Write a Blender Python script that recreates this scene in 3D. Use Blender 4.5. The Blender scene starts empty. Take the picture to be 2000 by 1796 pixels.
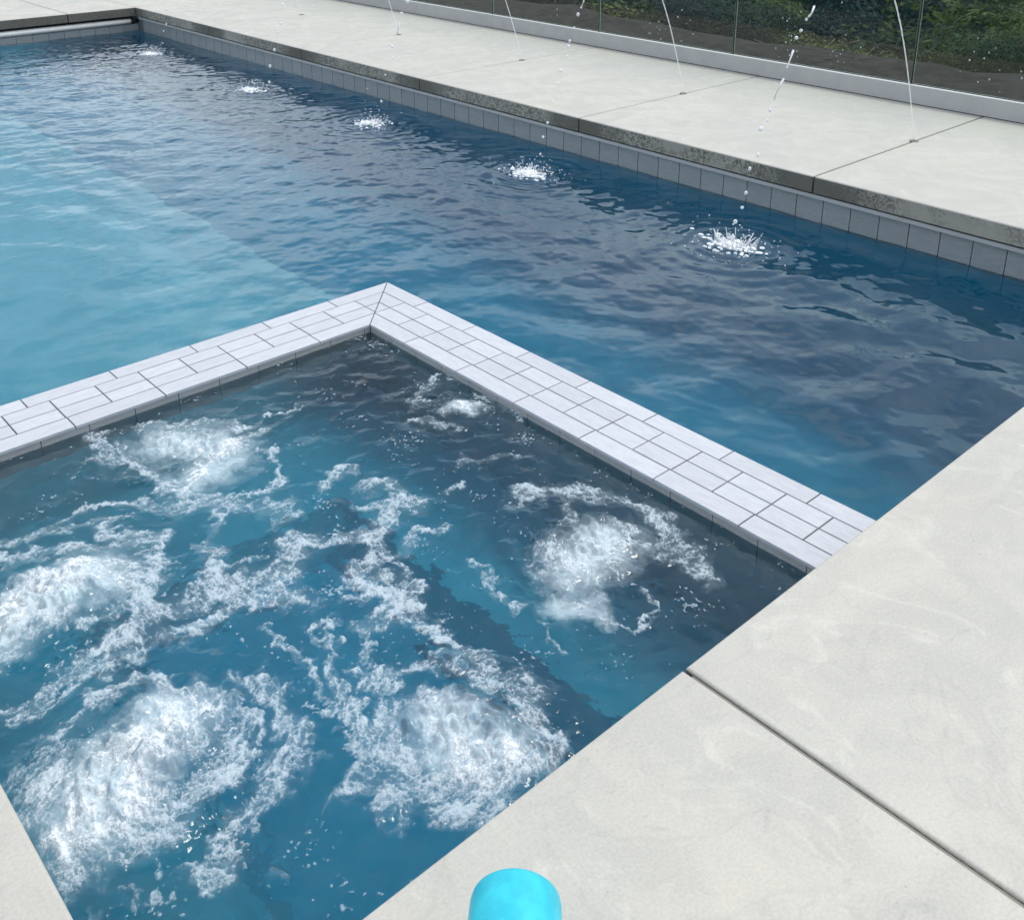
import bpy, math, random
import numpy as np

# ------------------------------------------------------------------ camera
sc = bpy.context.scene
R = math.radians
cam_data = bpy.data.cameras.new("camera")
cam_data.sensor_fit = 'HORIZONTAL'
cam_data.sensor_width = 36.0
cam_data.lens = 36.833
cam_data.shift_y = -0.2175          # a portrait phone frame, cropped at the top
cam_data.clip_start = 0.05
cam_data.clip_end = 2000.0
cam = bpy.data.objects.new("camera", cam_data)
sc.collection.objects.link(cam)
cam.location = (0.0, 0.0, 1.6)
cam.rotation_euler = (R(90 - 20.326), 0.0, R(-42.219))
sc.camera = cam

# ------------------------------------------------------------------ sky
SUN_EL, SUN_AZ = 62.0, 104.0         # azimuth clockwise from +Y
world = bpy.data.worlds.new("World")
sc.world = world
world.use_nodes = True
wn, wl = world.node_tree.nodes, world.node_tree.links
wn.clear()
w_out = wn.new("ShaderNodeOutputWorld")
w_bg = wn.new("ShaderNodeBackground")
w_bg.inputs["Strength"].default_value = 0.11
sky = wn.new("ShaderNodeTexSky")
sky.sky_type = 'NISHITA'
sky.sun_disc = False
sky.sun_elevation = R(SUN_EL)
sky.sun_rotation = R(SUN_AZ)
sky.dust_density = 1.6
sky.air_density = 1.0
# thin broken cloud over the whole dome
tc = wn.new("ShaderNodeTexCoord")
sep = wn.new("ShaderNodeSeparateXYZ")
wl.new(tc.outputs["Generated"], sep.inputs[0])
zc = wn.new("ShaderNodeMath"); zc.operation = 'MAXIMUM'; zc.inputs[1].default_value = 0.0
wl.new(sep.outputs[2], zc.inputs[0])
za = wn.new("ShaderNodeMath"); za.operation = 'ADD'; za.inputs[1].default_value = 0.22
wl.new(zc.outputs[0], za.inputs[0])
dx = wn.new("ShaderNodeMath"); dx.operation = 'DIVIDE'
dy = wn.new("ShaderNodeMath"); dy.operation = 'DIVIDE'
wl.new(sep.outputs[0], dx.inputs[0]); wl.new(za.outputs[0], dx.inputs[1])
wl.new(sep.outputs[1], dy.inputs[0]); wl.new(za.outputs[0], dy.inputs[1])
comb = wn.new("ShaderNodeCombineXYZ")
wl.new(dx.outputs[0], comb.inputs[0]); wl.new(dy.outputs[0], comb.inputs[1])
cn = wn.new("ShaderNodeTexNoise")
cn.inputs["Scale"].default_value = 1.5
cn.inputs["Detail"].default_value = 6.0
cn.inputs["Roughness"].default_value = 0.55
wl.new(comb.outputs[0], cn.inputs["Vector"])
cr = wn.new("ShaderNodeMapRange")
cr.interpolation_type = 'SMOOTHSTEP'
cr.inputs[1].default_value = 0.37; cr.inputs[2].default_value = 0.64
cr.inputs[3].default_value = 0.18; cr.inputs[4].default_value = 0.88
wl.new(cn.outputs["Fac"], cr.inputs[0])
cm = wn.new("ShaderNodeMixRGB")
cm.inputs[2].default_value = (11.15, 12.0, 12.9, 1.0)
wl.new(cr.outputs[0], cm.inputs[0]); wl.new(sky.outputs[0], cm.inputs[1])
wl.new(cm.outputs[0], w_bg.inputs[0]); wl.new(w_bg.outputs[0], w_out.inputs[0])

# ------------------------------------------------------------------ sun, seen through thin cloud
sun_data = bpy.data.lights.new("sun", 'SUN')
sun_data.energy = 1.45
sun_data.angle = R(15.0)
sun_data.color = (1.0, 0.95, 0.87)
sun = bpy.data.objects.new("sun", sun_data)
sc.collection.objects.link(sun)
sun.rotation_euler = (R(90 - SUN_EL), 0.0, R(180 - SUN_AZ))

# ------------------------------------------------------------------ picture
sc.view_settings.view_transform = 'Standard'
sc.view_settings.look = 'None'
sc.view_settings.exposure = 0.48
sc.view_settings.gamma = 1.0
sc.view_settings.use_curve_mapping = False
sc.render.engine = 'CYCLES'
cy = sc.cycles
cy.max_bounces = 10
cy.diffuse_bounces = 3
cy.glossy_bounces = 4
cy.transmission_bounces = 6
cy.volume_bounces = 0
cy.transparent_max_bounces = 24
cy.sample_clamp_indirect = 6.0
cy.use_denoising = True
cy.use_adaptive_sampling = True
cy.adaptive_threshold = 0.015

random.seed(7)
rng = np.random.default_rng(11)

# ------------------------------------------------------------------ node helper
class NT:
    def __init__(s, name):
        s.m = bpy.data.materials.new(name)
        s.m.use_nodes = True
        s.n = s.m.node_tree.nodes
        s.l = s.m.node_tree.links
        s.n.clear()
        s.out = s.n.new("ShaderNodeOutputMaterial")
    def add(s, typ, **kw):
        nd = s.n.new(typ)
        for k, v in kw.items():
            if k.startswith('i_'):
                key = k[2:]
                key = int(key) if key.isdigit() else key.replace('_', ' ')
                sock = nd.inputs[key]
                if hasattr(v, 'is_output') or isinstance(v, bpy.types.NodeSocket):
                    s.l.new(v, sock)
                else:
                    if isinstance(v, tuple) and len(v) == 3 and sock.type == 'RGBA':
                        v = v + (1.0,)
                    sock.default_value = v
            else:
                setattr(nd, k, v)
        return nd
    def pos(s, scale=(1, 1, 1), space='geo'):
        if space == 'geo':
            g = s.add("ShaderNodeNewGeometry").outputs["Position"]
        else:
            g = s.add("ShaderNodeTexCoord").outputs["Object"]
        mp = s.add("ShaderNodeMapping", i_Vector=g)
        mp.inputs["Scale"].default_value = scale
        return mp.outputs[0]
    def noise(s, vec, scale, detail=4.0, rough=0.55, dist=0.0):
        return s.add("ShaderNodeTexNoise", i_Vector=vec, i_Scale=scale, i_Detail=detail,
                     i_Roughness=rough, i_Distortion=dist).outputs["Fac"]
    def ramp(s, fac, lo, hi, a=0.0, b=1.0):
        return s.add("ShaderNodeMapRange", interpolation_type='SMOOTHSTEP', i_0=fac, i_1=lo, i_2=hi,
                     i_3=a, i_4=b).outputs[0]
    def mix(s, fac, a, b, mode='MIX'):
        return s.add("ShaderNodeMixRGB", blend_type=mode, i_0=fac, i_1=a, i_2=b).outputs[0]
    def math(s, op, a, b=0.0):
        return s.add("ShaderNodeMath", operation=op, i_0=a, i_1=b).outputs[0]
    def bump(s, h, strength, dist=0.01):
        return s.add("ShaderNodeBump", i_Height=h, i_Strength=strength, i_Distance=dist).outputs[0]
    def principled(s, **kw):
        return s.add("ShaderNodeBsdfPrincipled", **kw)
    def done(s, shader, vol=None):
        s.l.new(shader, s.out.inputs["Surface"])
        if vol is not None:
            s.l.new(vol, s.out.inputs["Volume"])
        return s.m

M = {}
def concrete():
    t = NT("trowelled_concrete"); p = t.pos()
    big = t.ramp(t.noise(p, 1.1, 5, .6, .8), .3, .7)
    mid = t.ramp(t.noise(p, 3.6, 7, .62, 1.4), .34, .66)
    lit = t.ramp(t.noise(t.pos((1.2, .8, 1)), 4.2, 7, .66, 1.8), .54, .72)
    drk = t.ramp(t.noise(t.pos((.8, 1.3, 1)), 7.5, 6, .6, 2.4), .58, .74)
    fine = t.noise(p, 150, 2, .7)
    c = t.mix(big, (.408, .392, .348), (.456, .424, .362))
    c = t.mix(t.math('MULTIPLY', mid, .60), c, (.356, .346, .314))
    c = t.mix(t.math('MULTIPLY', lit, .62), c, (.52, .50, .44))
    c = t.mix(t.math('MULTIPLY', drk, .50), c, (.30, .30, .275))
    c = t.mix(.14, c, t.mix(t.ramp(fine, .25, .75), (.22, .22, .20), (.62, .61, .57)))
    spots = t.ramp(t.noise(p, 34, 2, .5), .70, .78)
    c = t.mix(t.math('MULTIPLY', spots, .20), c, (.26, .26, .23))
    pore = t.ramp(t.add("ShaderNodeTexVoronoi", i_Vector=p, i_Scale=58.).outputs["Distance"], .10, .16, 1., 0.)
    pm = t.ramp(t.noise(p, 5, 3, .6), .48, .66)
    c = t.mix(t.math('MULTIPLY', t.math('MULTIPLY', pore, pm), .40), c, (.20, .195, .17))
    mark = t.noise(p, 2.1, 4, .5, .6)
    line = t.ramp(t.math('ABSOLUTE', t.math('SUBTRACT', mark, .55)), .0, .012, 1., 0.)
    c = t.mix(t.math('MULTIPLY', line, .16), c, (.27, .265, .24))
    h = t.math('ADD', t.math('MULTIPLY', fine, .35), t.math('MULTIPLY', t.noise(p, 26, 4, .6), .5))
    b = t.principled(i_Base_Color=c, i_Roughness=t.ramp(mid, 0., 1., .50, .66), i_Normal=t.bump(h, .14, .004))
    b.inputs["Specular IOR Level"].default_value = .5
    return t.done(b.outputs[0])
M['deck'] = concrete()
def deck_edge():
    # cast slab edge: pitted, and stained dark by run-off beside the joints
    t = NT("stained_slab_edge"); p = t.pos()
    sepn = t.add("ShaderNodeSeparateXYZ", i_0=t.add("ShaderNodeNewGeometry").outputs["Position"])
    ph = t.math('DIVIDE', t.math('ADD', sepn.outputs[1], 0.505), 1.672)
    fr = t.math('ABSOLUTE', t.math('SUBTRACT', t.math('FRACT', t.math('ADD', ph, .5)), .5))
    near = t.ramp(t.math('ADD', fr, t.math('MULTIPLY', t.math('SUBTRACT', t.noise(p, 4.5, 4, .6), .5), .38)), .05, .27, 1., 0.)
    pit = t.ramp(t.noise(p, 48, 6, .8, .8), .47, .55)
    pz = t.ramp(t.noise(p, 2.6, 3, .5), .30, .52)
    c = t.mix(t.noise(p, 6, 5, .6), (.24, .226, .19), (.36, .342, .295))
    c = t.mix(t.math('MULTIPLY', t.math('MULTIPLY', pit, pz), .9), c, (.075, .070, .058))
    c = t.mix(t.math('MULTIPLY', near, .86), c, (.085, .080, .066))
    b = t.principled(i_Base_Color=c, i_Roughness=.8, i_Normal=t.bump(t.noise(p, 62, 5, .75, .6), .7, .006))
    return t.done(b.outputs[0])
M['edge'] = deck_edge()
def flat(name, col, rough, spec=.5, metal=0., var=.12, scale=20, bump=.0):
    t = NT(name); p = t.pos()
    n = t.noise(p, scale, 5, .6)
    lo = tuple(c * (1 - var) for c in col); hi = tuple(min(1, c * (1 + var)) for c in col)
    b = t.principled(i_Base_Color=t.mix(t.ramp(n, .3, .7), lo, hi), i_Roughness=rough, i_Metallic=metal)
    b.inputs["Specular IOR Level"].default_value = spec
    if bump:
        t.l.new(t.bump(n, bump, .004), b.inputs["Normal"])
    return t.done(b.outputs[0])
M['sealant'] = flat("joint_sealant", (.24, .235, .20), .8, .2)
M['grout'] = flat("dark_grout", (.13, .135, .145), .85, .2, scale=60)
M['alu'] = flat("brushed_aluminium", (.37, .37, .365), .5, .5, .1, .05, 8)
M['white_tube'] = flat("white_enamel_and_highlight", (.60, .60, .585), .3, .5, 0, .03, 10)  # also paints the highlight on the fence channel
M['brass'] = flat("dull_bronze", (.16, .15, .13), .45, .5, .6, .2, 60)
M['soil'] = flat("dark_bark_mulch", (.020, .0195, .0165), .95, .1, 0, .55, 9, .9)
M['bark'] = flat("tree_bark", (.09, .07, .05), .9, .2, 0, .3, 14, .5)
M['gasket'] = flat("black_gasket_and_gap_shade", (.012, .012, .012), .6, .3)  # also paints the dark of gaps and recesses
def tile_mat(name, a, b_, spec=.5, rough=.38, axis=(1, 1, 1)):
    t = NT(name); p = t.pos(axis)
    rnd = t.add("ShaderNodeObjectInfo").outputs["Random"]
    st = t.noise(p, 9, 6, .65, .5)
    c = t.mix(t.ramp(st, .3, .7), a, b_)
    c = t.mix(t.math('MULTIPLY', rnd, .26), c, tuple(x * .62 for x in a))
    gr = t.noise(t.pos(), 120, 3, .6)
    c = t.mix(.10, c, t.mix(gr, (.25, .26, .27), (.95, .95, .95)))
    bs = t.principled(i_Base_Color=c, i_Roughness=rough, i_Normal=t.bump(st, .06, .002))
    bs.inputs["Specular IOR Level"].default_value = spec
    return t.done(bs.outputs[0])
M['tile_y'] = tile_mat("pale_porcelain_grain_along_wall", (.405, .415, .445), (.49, .497, .525), axis=(9, 1.6, 1))
M['tile_x'] = tile_mat("pale_porcelain_grain_across", (.405, .415, .445), (.49, .497, .525), axis=(1.6, 9, 1))
M['tile_band'] = tile_mat("shaded_porcelain_waterline", (.172, .188, .190), (.215, .232, .232), rough=.3, axis=(1, 2, 8))  # coping shade put into the colour: darker copy of the pale tile
M['tile_in'] = tile_mat("grey_porcelain_spa_band", (.28, .275, .265), (.34, .335, .32), rough=.3, axis=(1, 2, 8))
def plaster(name, a, b_):
    t = NT(name); p = t.pos()
    c = t.mix(t.ramp(t.noise(p, 3, 6, .6, .6), .3, .7), a, b_)
    c = t.mix(.15, c, t.mix(t.noise(p, 220, 2, .6), tuple(x * .5 for x in a), tuple(min(1, x * 1.5) for x in b_)))
    b = t.principled(i_Base_Color=c, i_Roughness=.7)
    return t.done(b.outputs[0])
M['plaster'] = plaster("blue_grey_pool_plaster", (.265, .38, .44), (.325, .445, .505))

def water(name, sigma, rough=.02, refr=.8, bump_scale=34., bump_str=.05, aer=False):
    t = NT(name); p = t.pos()
    nrm = t.bump(t.noise(p, bump_scale, 3, .6, .4), bump_str, .01)
    fr = t.add("ShaderNodeFresnel", i_IOR=1.333, i_Normal=nrm)
    gl = t.add("ShaderNodeBsdfGlossy", i_Roughness=rough, i_Normal=nrm, i_Color=(1, 1, 1))
    rf = t.add("ShaderNodeBsdfRefraction", i_Roughness=0.0, i_IOR=1.333, i_Normal=nrm, i_Color=(1, 1, 1))
    tr = t.add("ShaderNodeBsdfTransparent", i_Color=(1, 1, 1))
    body = t.add("ShaderNodeMixShader", i_0=refr, i_1=tr.outputs[0], i_2=rf.outputs[0])
    sh = body.outputs[0]
    if aer:     # water full of fine air bubbles scatters white
        at = t.add("ShaderNodeAttribute", attribute_name="air").outputs["Fac"]
        n = t.noise(p, 60, 5, .7)
        k = t.math('MULTIPLY', at, t.ramp(n, .15, .75, .55, 1.0))
        df = t.add("ShaderNodeBsdfDiffuse", i_Color=(.62, .72, .76))
        sh = t.add("ShaderNodeMixShader", i_0=k, i_1=sh, i_2=df.outputs[0]).outputs[0]
    fin = t.add("ShaderNodeMixShader", i_0=fr.outputs[0], i_1=sh, i_2=gl.outputs[0])
    d = max(sigma)
    vol = t.add("ShaderNodeVolumeAbsorption", i_Density=d, i_Color=tuple(1 - x / d for x in sigma))
    return t.done(fin.outputs[0], vol.outputs[0])
M['pool_water'] = water("pool_water", (1.15, .235, .125), .035, bump_str=.03)
M['spa_water'] = water("spa_water", (2.1, .45, .235), .12, aer=True, bump_scale=60, bump_str=.08)

def foam_mat():
    t = NT("fine_bubble_foam"); p = t.pos()
    at = t.add("ShaderNodeAttribute", attribute_name="foam").outputs["Fac"]
    air = t.add("ShaderNodeAttribute", attribute_name="air").outputs["Fac"]
    v = t.add("ShaderNodeTexVoronoi", i_Vector=p, i_Scale=230.).outputs["Distance"]
    n = t.noise(p, 210, 3, .7)
    n2 = t.noise(p, 30, 5, .7)
    tex = t.math('ADD', t.math('MULTIPLY', t.math('SUBTRACT', n, .5), 2.0), t.math('MULTIPLY', t.math('SUBTRACT', .45, v), .9))
    tex = t.math('ADD', tex, t.math('MULTIPLY', t.math('SUBTRACT', n2, .5), 1.0))
    a = t.ramp(t.math('ADD', at, t.math('MULTIPLY', tex, .40)), .18, 1.04, 0., .79)
    a = t.math('ADD', a, t.math('MULTIPLY', t.math('MULTIPLY', a, air), .2))
    nrm = t.bump(t.math('ADD', t.math('MULTIPLY', v, -1.), n), .5, .004)
    c = t.mix(t.ramp(air, .05, .75), (.49, .57, .62), (.74, .78, .81))
    df = t.principled(i_Base_Color=c, i_Roughness=.5, i_Normal=nrm)
    df.inputs['Specular IOR Level'].default_value = .2
    tr = t.add("ShaderNodeBsdfTransparent", i_Color=(1, 1, 1))
    return t.done(t.add("ShaderNodeMixShader", i_0=a, i_1=tr.outputs[0], i_2=df.outputs[0]).outputs[0])
M['foam'] = foam_mat()
def spray_mat():
    t = NT("flying_water")
    g = t.principled(i_Base_Color=(.92, .94, .95), i_Roughness=.12)
    tr = t.add("ShaderNodeBsdfTransparent", i_Color=(1, 1, 1))
    f = t.add("ShaderNodeLayerWeight", i_Blend=.45).outputs["Facing"]
    return t.done(t.add("ShaderNodeMixShader", i_0=t.ramp(f, 0., .8, .42, .96), i_1=tr.outputs[0], i_2=g.outputs[0]).outputs[0])
M['spray'] = spray_mat()
def glass_mat():
    t = NT("tinted_safety_glass")
    fr = t.add("ShaderNodeFresnel", i_IOR=1.5)
    gl = t.add("ShaderNodeBsdfGlossy", i_Roughness=.0, i_Color=(1, 1, 1))
    tr = t.add("ShaderNodeBsdfTransparent", i_Color=(.91, .945, .925))
    back = t.add("ShaderNodeNewGeometry").outputs["Backfacing"]
    fac = t.math('MULTIPLY', fr.outputs[0], t.math('SUBTRACT', 1.0, back))
    return t.done(t.add("ShaderNodeMixShader", i_0=fac, i_1=tr.outputs[0], i_2=gl.outputs[0]).outputs[0])
M['glass'] = glass_mat()
M['glass_edge'] = flat("polished_glass_edge", (.16, .23, .17), .2, .6, 0, .2, 30)
M['smear'] = flat("dried_water_spot", (.45, .47, .46), .6, .3)
def leaf_mat(name, a, b_):
    t = NT(name)
    rnd = t.noise(t.pos(), 1.6, 4, .6)
    c = t.mix(t.ramp(rnd, .35, .68), a, b_)  # patch contrast also puts sunlight and leaf shadow into the colour
    b = t.principled(i_Base_Color=c, i_Roughness=.55)
    b.inputs["Specular IOR Level"].default_value = .08
    tl = t.add("ShaderNodeBsdfTranslucent", i_Color=c)
    return t.done(t.add("ShaderNodeMixShader", i_0=.25, i_1=b.outputs[0], i_2=tl.outputs[0]).outputs[0])
M['leaf_dark'] = leaf_mat("shadowed_evergreen_leaf", (.006, .018, .007), (.034, .070, .018))  # evergreen tone, darkened further for foliage shadow
M['leaf_mid'] = leaf_mat("sunlit_green_leaf", (.020, .045, .008), (.105, .135, .025))  # green tone, brightened for sunlit foliage
M['leaf_blue'] = leaf_mat("shadowed_blue_green_leaf", (.004, .014, .014), (.018, .046, .034))  # blue-green tone, darkened for foliage shadow
def plastic():
    t = NT("cyan_plastic"); p = t.pos()
    c = t.mix(t.ramp(t.noise(p, 30, 5, .6), .38, .66), (.014, .42, .53), (.022, .50, .60))
    b = t.principled(i_Base_Color=c, i_Roughness=.42)
    b.inputs["Subsurface Weight"].default_value = .25
    b.inputs["Subsurface Radius"].default_value = (.01, .03, .04)
    return t.done(b.outputs[0])
M['cyan'] = plastic()
M['woods'] = flat("distant_woodland", (.040, .062, .030), .9, .1, 0, .6, .12)

# ------------------------------------------------------------------ mesh helpers
col = sc.collection
def link(o, parent=None, **props):
    col.objects.link(o)
    if parent is not None:
        o.parent = parent
    for k, v in props.items():
        o[k] = v
    return o
def empty(name, loc, **props):
    o = bpy.data.objects.new(name, None)
    o.location = loc
    o.empty_display_size = .05
    return link(o, None, **props)
def to_local(verts, parent):
    if parent is None:
        return verts
    l = parent.location
    return [(v[0] - l[0], v[1] - l[1], v[2] - l[2]) for v in verts]
class MB:
    def __init__(s):
        s.v, s.f, s.mi = [], [], []
    def add(s, verts, faces, mi=0):
        o = len(s.v)
        s.v += [tuple(v) for v in verts]
        s.f += [tuple(i + o for i in f) for f in faces]
        s.mi += [mi] * len(faces) if isinstance(mi, int) else list(mi)
    def box(s, x0, x1, y0, y1, z0, z1, mi=0):
        s.add([(x0, y0, z0), (x1, y0, z0), (x1, y1, z0), (x0, y1, z0), (x0, y0, z1), (x1, y0, z1), (x1, y1, z1), (x0, y1, z1)],
              [(0, 3, 2, 1), (4, 5, 6, 7), (0, 1, 5, 4), (1, 2, 6, 5), (2, 3, 7, 6), (3, 0, 4, 7)], mi)
    def prism(s, poly, z0, z1, r=.0, seg=2, side_mi=0):
        """convex polygon (counter-clockwise) with a rounded top edge"""
        n = len(poly); rings = [[(x, y, z0) for x, y in poly]]
        if r > 0:
            for k in range(seg + 1):
                a = math.pi / 2 * k / seg
                q = inset(poly, r * (1 - math.cos(a)))
                rings.append([(x, y, z1 - r + r * math.sin(a)) for x, y in q])
        else:
            rings.append([(x, y, z1) for x, y in poly])
        V = [v for rg in rings for v in rg]; Fc = []; mi = []
        for k in range(len(rings) - 1):
            for i in range(n):
                j = (i + 1) % n
                Fc.append((k * n + i, k * n + j, (k + 1) * n + j, (k + 1) * n + i))
                mi.append(side_mi if k == 0 else 0)
        Fc.append(tuple((len(rings) - 1) * n + i for i in range(n))); mi.append(0)
        Fc.append(tuple(reversed(range(n)))); mi.append(0)
        s.add(V, Fc, mi)
    def lathe(s, prof, n=48, c=(0, 0, 0), mi=0):
        V = [(c[0] + r * math.cos(2 * math.pi * i / n), c[1] + r * math.sin(2 * math.pi * i / n), c[2] + z) for r, z in prof for i in range(n)]
        Fc = []
        for k in range(len(prof) - 1):
            for i in range(n):
                j = (i + 1) % n
                Fc.append((k * n + i, k * n + j, (k + 1) * n + j, (k + 1) * n + i))
        s.add(V, Fc, mi)
    def tube(s, pts, rad, n=7, mi=0, cap=True):
        P = [np.array(p, float) for p in pts]
        V, Fc = [], []
        for k, p in enumerate(P):
            d = P[min(k + 1, len(P) - 1)] - P[max(k - 1, 0)]
            d /= np.linalg.norm(d) + 1e-9
            a = np.cross(d, (0, 0, 1.) if abs(d[2]) < .9 else (1., 0, 0)); a /= np.linalg.norm(a)
            b = np.cross(d, a)
            r = rad[k] if hasattr(rad, '__len__') else rad
            for i in range(n):
                t_ = 2 * math.pi * i / n
                V.append(tuple(p + r * (math.cos(t_) * a + math.sin(t_) * b)))
        for k in range(len(P) - 1):
            for i in range(n):
                j = (i + 1) % n
                Fc.append((k * n + i, k * n + j, (k + 1) * n + j, (k + 1) * n + i))
        if cap:
            Fc.append(tuple(reversed(range(n)))); Fc.append(tuple((len(P) - 1) * n + i for i in range(n)))
        s.add(V, Fc, mi)
    def ball(s, c, r, sq=(1, 1, 1), n=8, m=5):
        V = [(c[0], c[1], c[2] - r * sq[2])]; Fc = []
        for k in range(1, m):
            a = -math.pi / 2 + math.pi * k / m
            for i in range(n):
                t_ = 2 * math.pi * i / n
                V.append((c[0] + r * sq[0] * math.cos(a) * math.cos(t_), c[1] + r * sq[1] * math.cos(a) * math.sin(t_), c[2] + r * sq[2] * math.sin(a)))
        V.append((c[0], c[1], c[2] + r * sq[2]))
        for i in range(n):
            j = (i + 1) % n
            Fc.append((0, 1 + j, 1 + i))
            for k in range(m - 2):
                Fc.append((1 + k * n + i, 1 + k * n + j, 1 + (k + 1) * n + j, 1 + (k + 1) * n + i))
            Fc.append((1 + (m - 2) * n + i, 1 + (m - 2) * n + j, len(V) - 1))
        s.add(V, Fc)
    def build(s, name, mats, parent=None, smooth=False, **props):
        me = bpy.data.meshes.new(name)
        me.from_pydata(to_local(s.v, parent), [], s.f)
        for m in (mats if isinstance(mats, (list, tuple)) else [mats]):
            me.materials.append(m)
        if any(s.mi):
            me.polygons.foreach_set("material_index", s.mi)
        if smooth:
            me.polygons.foreach_set("use_smooth", [True] * len(me.polygons))
        me.update()
        return link(bpy.data.objects.new(name, me), parent, **props)
def inset(poly, d):
    n = len(poly); L = []
    for i in range(n):
        (x0, y0), (x1, y1) = poly[i], poly[(i + 1) % n]
        ln = math.hypot(x1 - x0, y1 - y0)
        nx, ny = -(y1 - y0) / ln, (x1 - x0) / ln
        L.append((nx, ny, nx * x0 + ny * y0 + d))
    out = []
    for i in range(n):
        a, b = L[i - 1], L[i]
        det = a[0] * b[1] - a[1] * b[0]
        out.append(((a[2] * b[1] - a[1] * b[2]) / det, (a[0] * b[2] - a[2] * b[0]) / det))
    return out
def clip(poly, a, b, c):
    """keep a*x + b*y <= c"""
    out = []
    for i in range(len(poly)):
        p, q = poly[i], poly[(i + 1) % len(poly)]
        dp, dq = a * p[0] + b * p[1] - c, a * q[0] + b * q[1] - c
        if dp <= 0:
            out.append(p)
        if dp * dq < 0:
            t_ = dp / (dp - dq)
            out.append((p[0] + t_ * (q[0] - p[0]), p[1] + t_ * (q[1] - p[1])))
    res = []
    for p in out:
        if not res or math.hypot(p[0] - res[-1][0], p[1] - res[-1][1]) > 1e-4:
            res.append(p)
    return res
def rect(x0, x1, y0, y1):
    return [(x0, y0), (x1, y0), (x1, y1), (x0, y1)]
def fast_mesh(name, V, Q, mats, attrs=None, mi=None):
    """V: (n,3) array, Q: (m,4) array of quads"""
    me = bpy.data.meshes.new(name)
    me.vertices.add(len(V)); me.vertices.foreach_set("co", np.ascontiguousarray(V, np.float32).ravel())
    m = len(Q)
    me.loops.add(m * 4); me.loops.foreach_set("vertex_index", np.ascontiguousarray(Q, np.int32).ravel())
    me.polygons.add(m)
    me.polygons.foreach_set("loop_start", np.arange(0, m * 4, 4, dtype=np.int32))
    me.polygons.foreach_set("loop_total", np.full(m, 4, np.int32))
    me.polygons.foreach_set("use_smooth", np.ones(m, bool))
    for mt in mats:
        me.materials.append(mt)
    if mi is not None:
        me.polygons.foreach_set("material_index", mi.astype(np.int32))
    for k, a in (attrs or {}).items():
        at = me.attributes.new(k, 'FLOAT', 'POINT')
        at.data.foreach_set("value", np.ascontiguousarray(a, np.float32).ravel())
    me.update(); me.validate()
    return me
def fft_noise(nx, ny, d, lmin, lmax, seed, slope=1.5):
    r = np.random.default_rng(seed)
    F_ = np.fft.rfft2(r.standard_normal((nx, ny)))
    kx = np.fft.fftfreq(nx, d)[:, None]; ky = np.fft.rfftfreq(ny, d)[None, :]
    k = np.sqrt(kx ** 2 + ky ** 2) + 1e-9
    w = np.where((k > 1 / lmax) & (k < 1 / lmin), k ** -slope, 0.)
    out = np.fft.irfft2(F_ * w, s=(nx, ny))
    return out / out.std()

# ------------------------------------------------------------------ main dimensions (metres; deck top is z = 0)
X_FAR = 4.682          # edge of the far long deck
Y_NEAR = 1.044         # edge of the near deck
X_LEFT = .282          # edge of the left deck
Y_END = 11.20          # edge of the deck at the far end
POOL_Z, SPA_Z = -.250, -.236
WALL_Z = -.200         # top of the tiled spa wall
IX, IY = 2.160, 3.235  # spa wall, inner corner
OX, OY = 2.470, 3.545  # spa wall, outer corner
TH = .090              # deck slab thickness

# ------------------------------------------------------------------ deck
base = MB()
for a in ((X_FAR + .02, 6.93, -4, 18.0), (-6., X_FAR + .02, Y_END + .05, 18.0), (-6., X_LEFT - .02, Y_NEAR - .02, Y_END + .05), (-6., X_FAR + .02, -4., Y_NEAR - .02)):
    base.box(*a, -.085, -.0095)
deck = base.build("pool_deck", M['sealant'], kind="structure")
G = .0056
def slab(x0, x1, y0, y1, mats=(M['deck'], M['edge'])):
    m = MB()
    m.prism(rect(x0 + G, x1 - G, y0 + G, y1 - G), -TH, 0., .007, 3, 1)
    return m.build("slab", list(mats), deck)
side_joints = [-3.87, -2.20, -.53, 1.145, 2.817, 4.528, 6.188, 7.852, 9.52, 11.19, 12.86, 14.53, 16.2, 18.]
for a, b in zip(side_joints, side_joints[1:]):
    slab(X_FAR - G, 6.95, a, b)
end_joints = [-6., -4.4, -2.74, -1.07, .61, 2.28, 3.956, X_FAR]
for a, b in zip(end_joints, end_joints[1:]):
    slab(a, b, Y_END - G, 13.3)
    slab(a, b, 13.3, 16.0)
near_joints = [-6., -3.6, -1.93, -.25, 1.432, 3.10, X_FAR]
for a, b in zip(near_joints, near_joints[1:]):
    slab(a, b, -1.3, Y_NEAR + G)
    slab(a, b, -4., -1.3)
left_joints = [Y_NEAR, 2.72, 4.4, 6.07, 7.75, 9.42, Y_END]
for a, b in zip(left_joints, left_joints[1:]):
    slab(-1.4, X_LEFT + G, a, b)
    slab(-6., -1.4, a, b)

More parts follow.
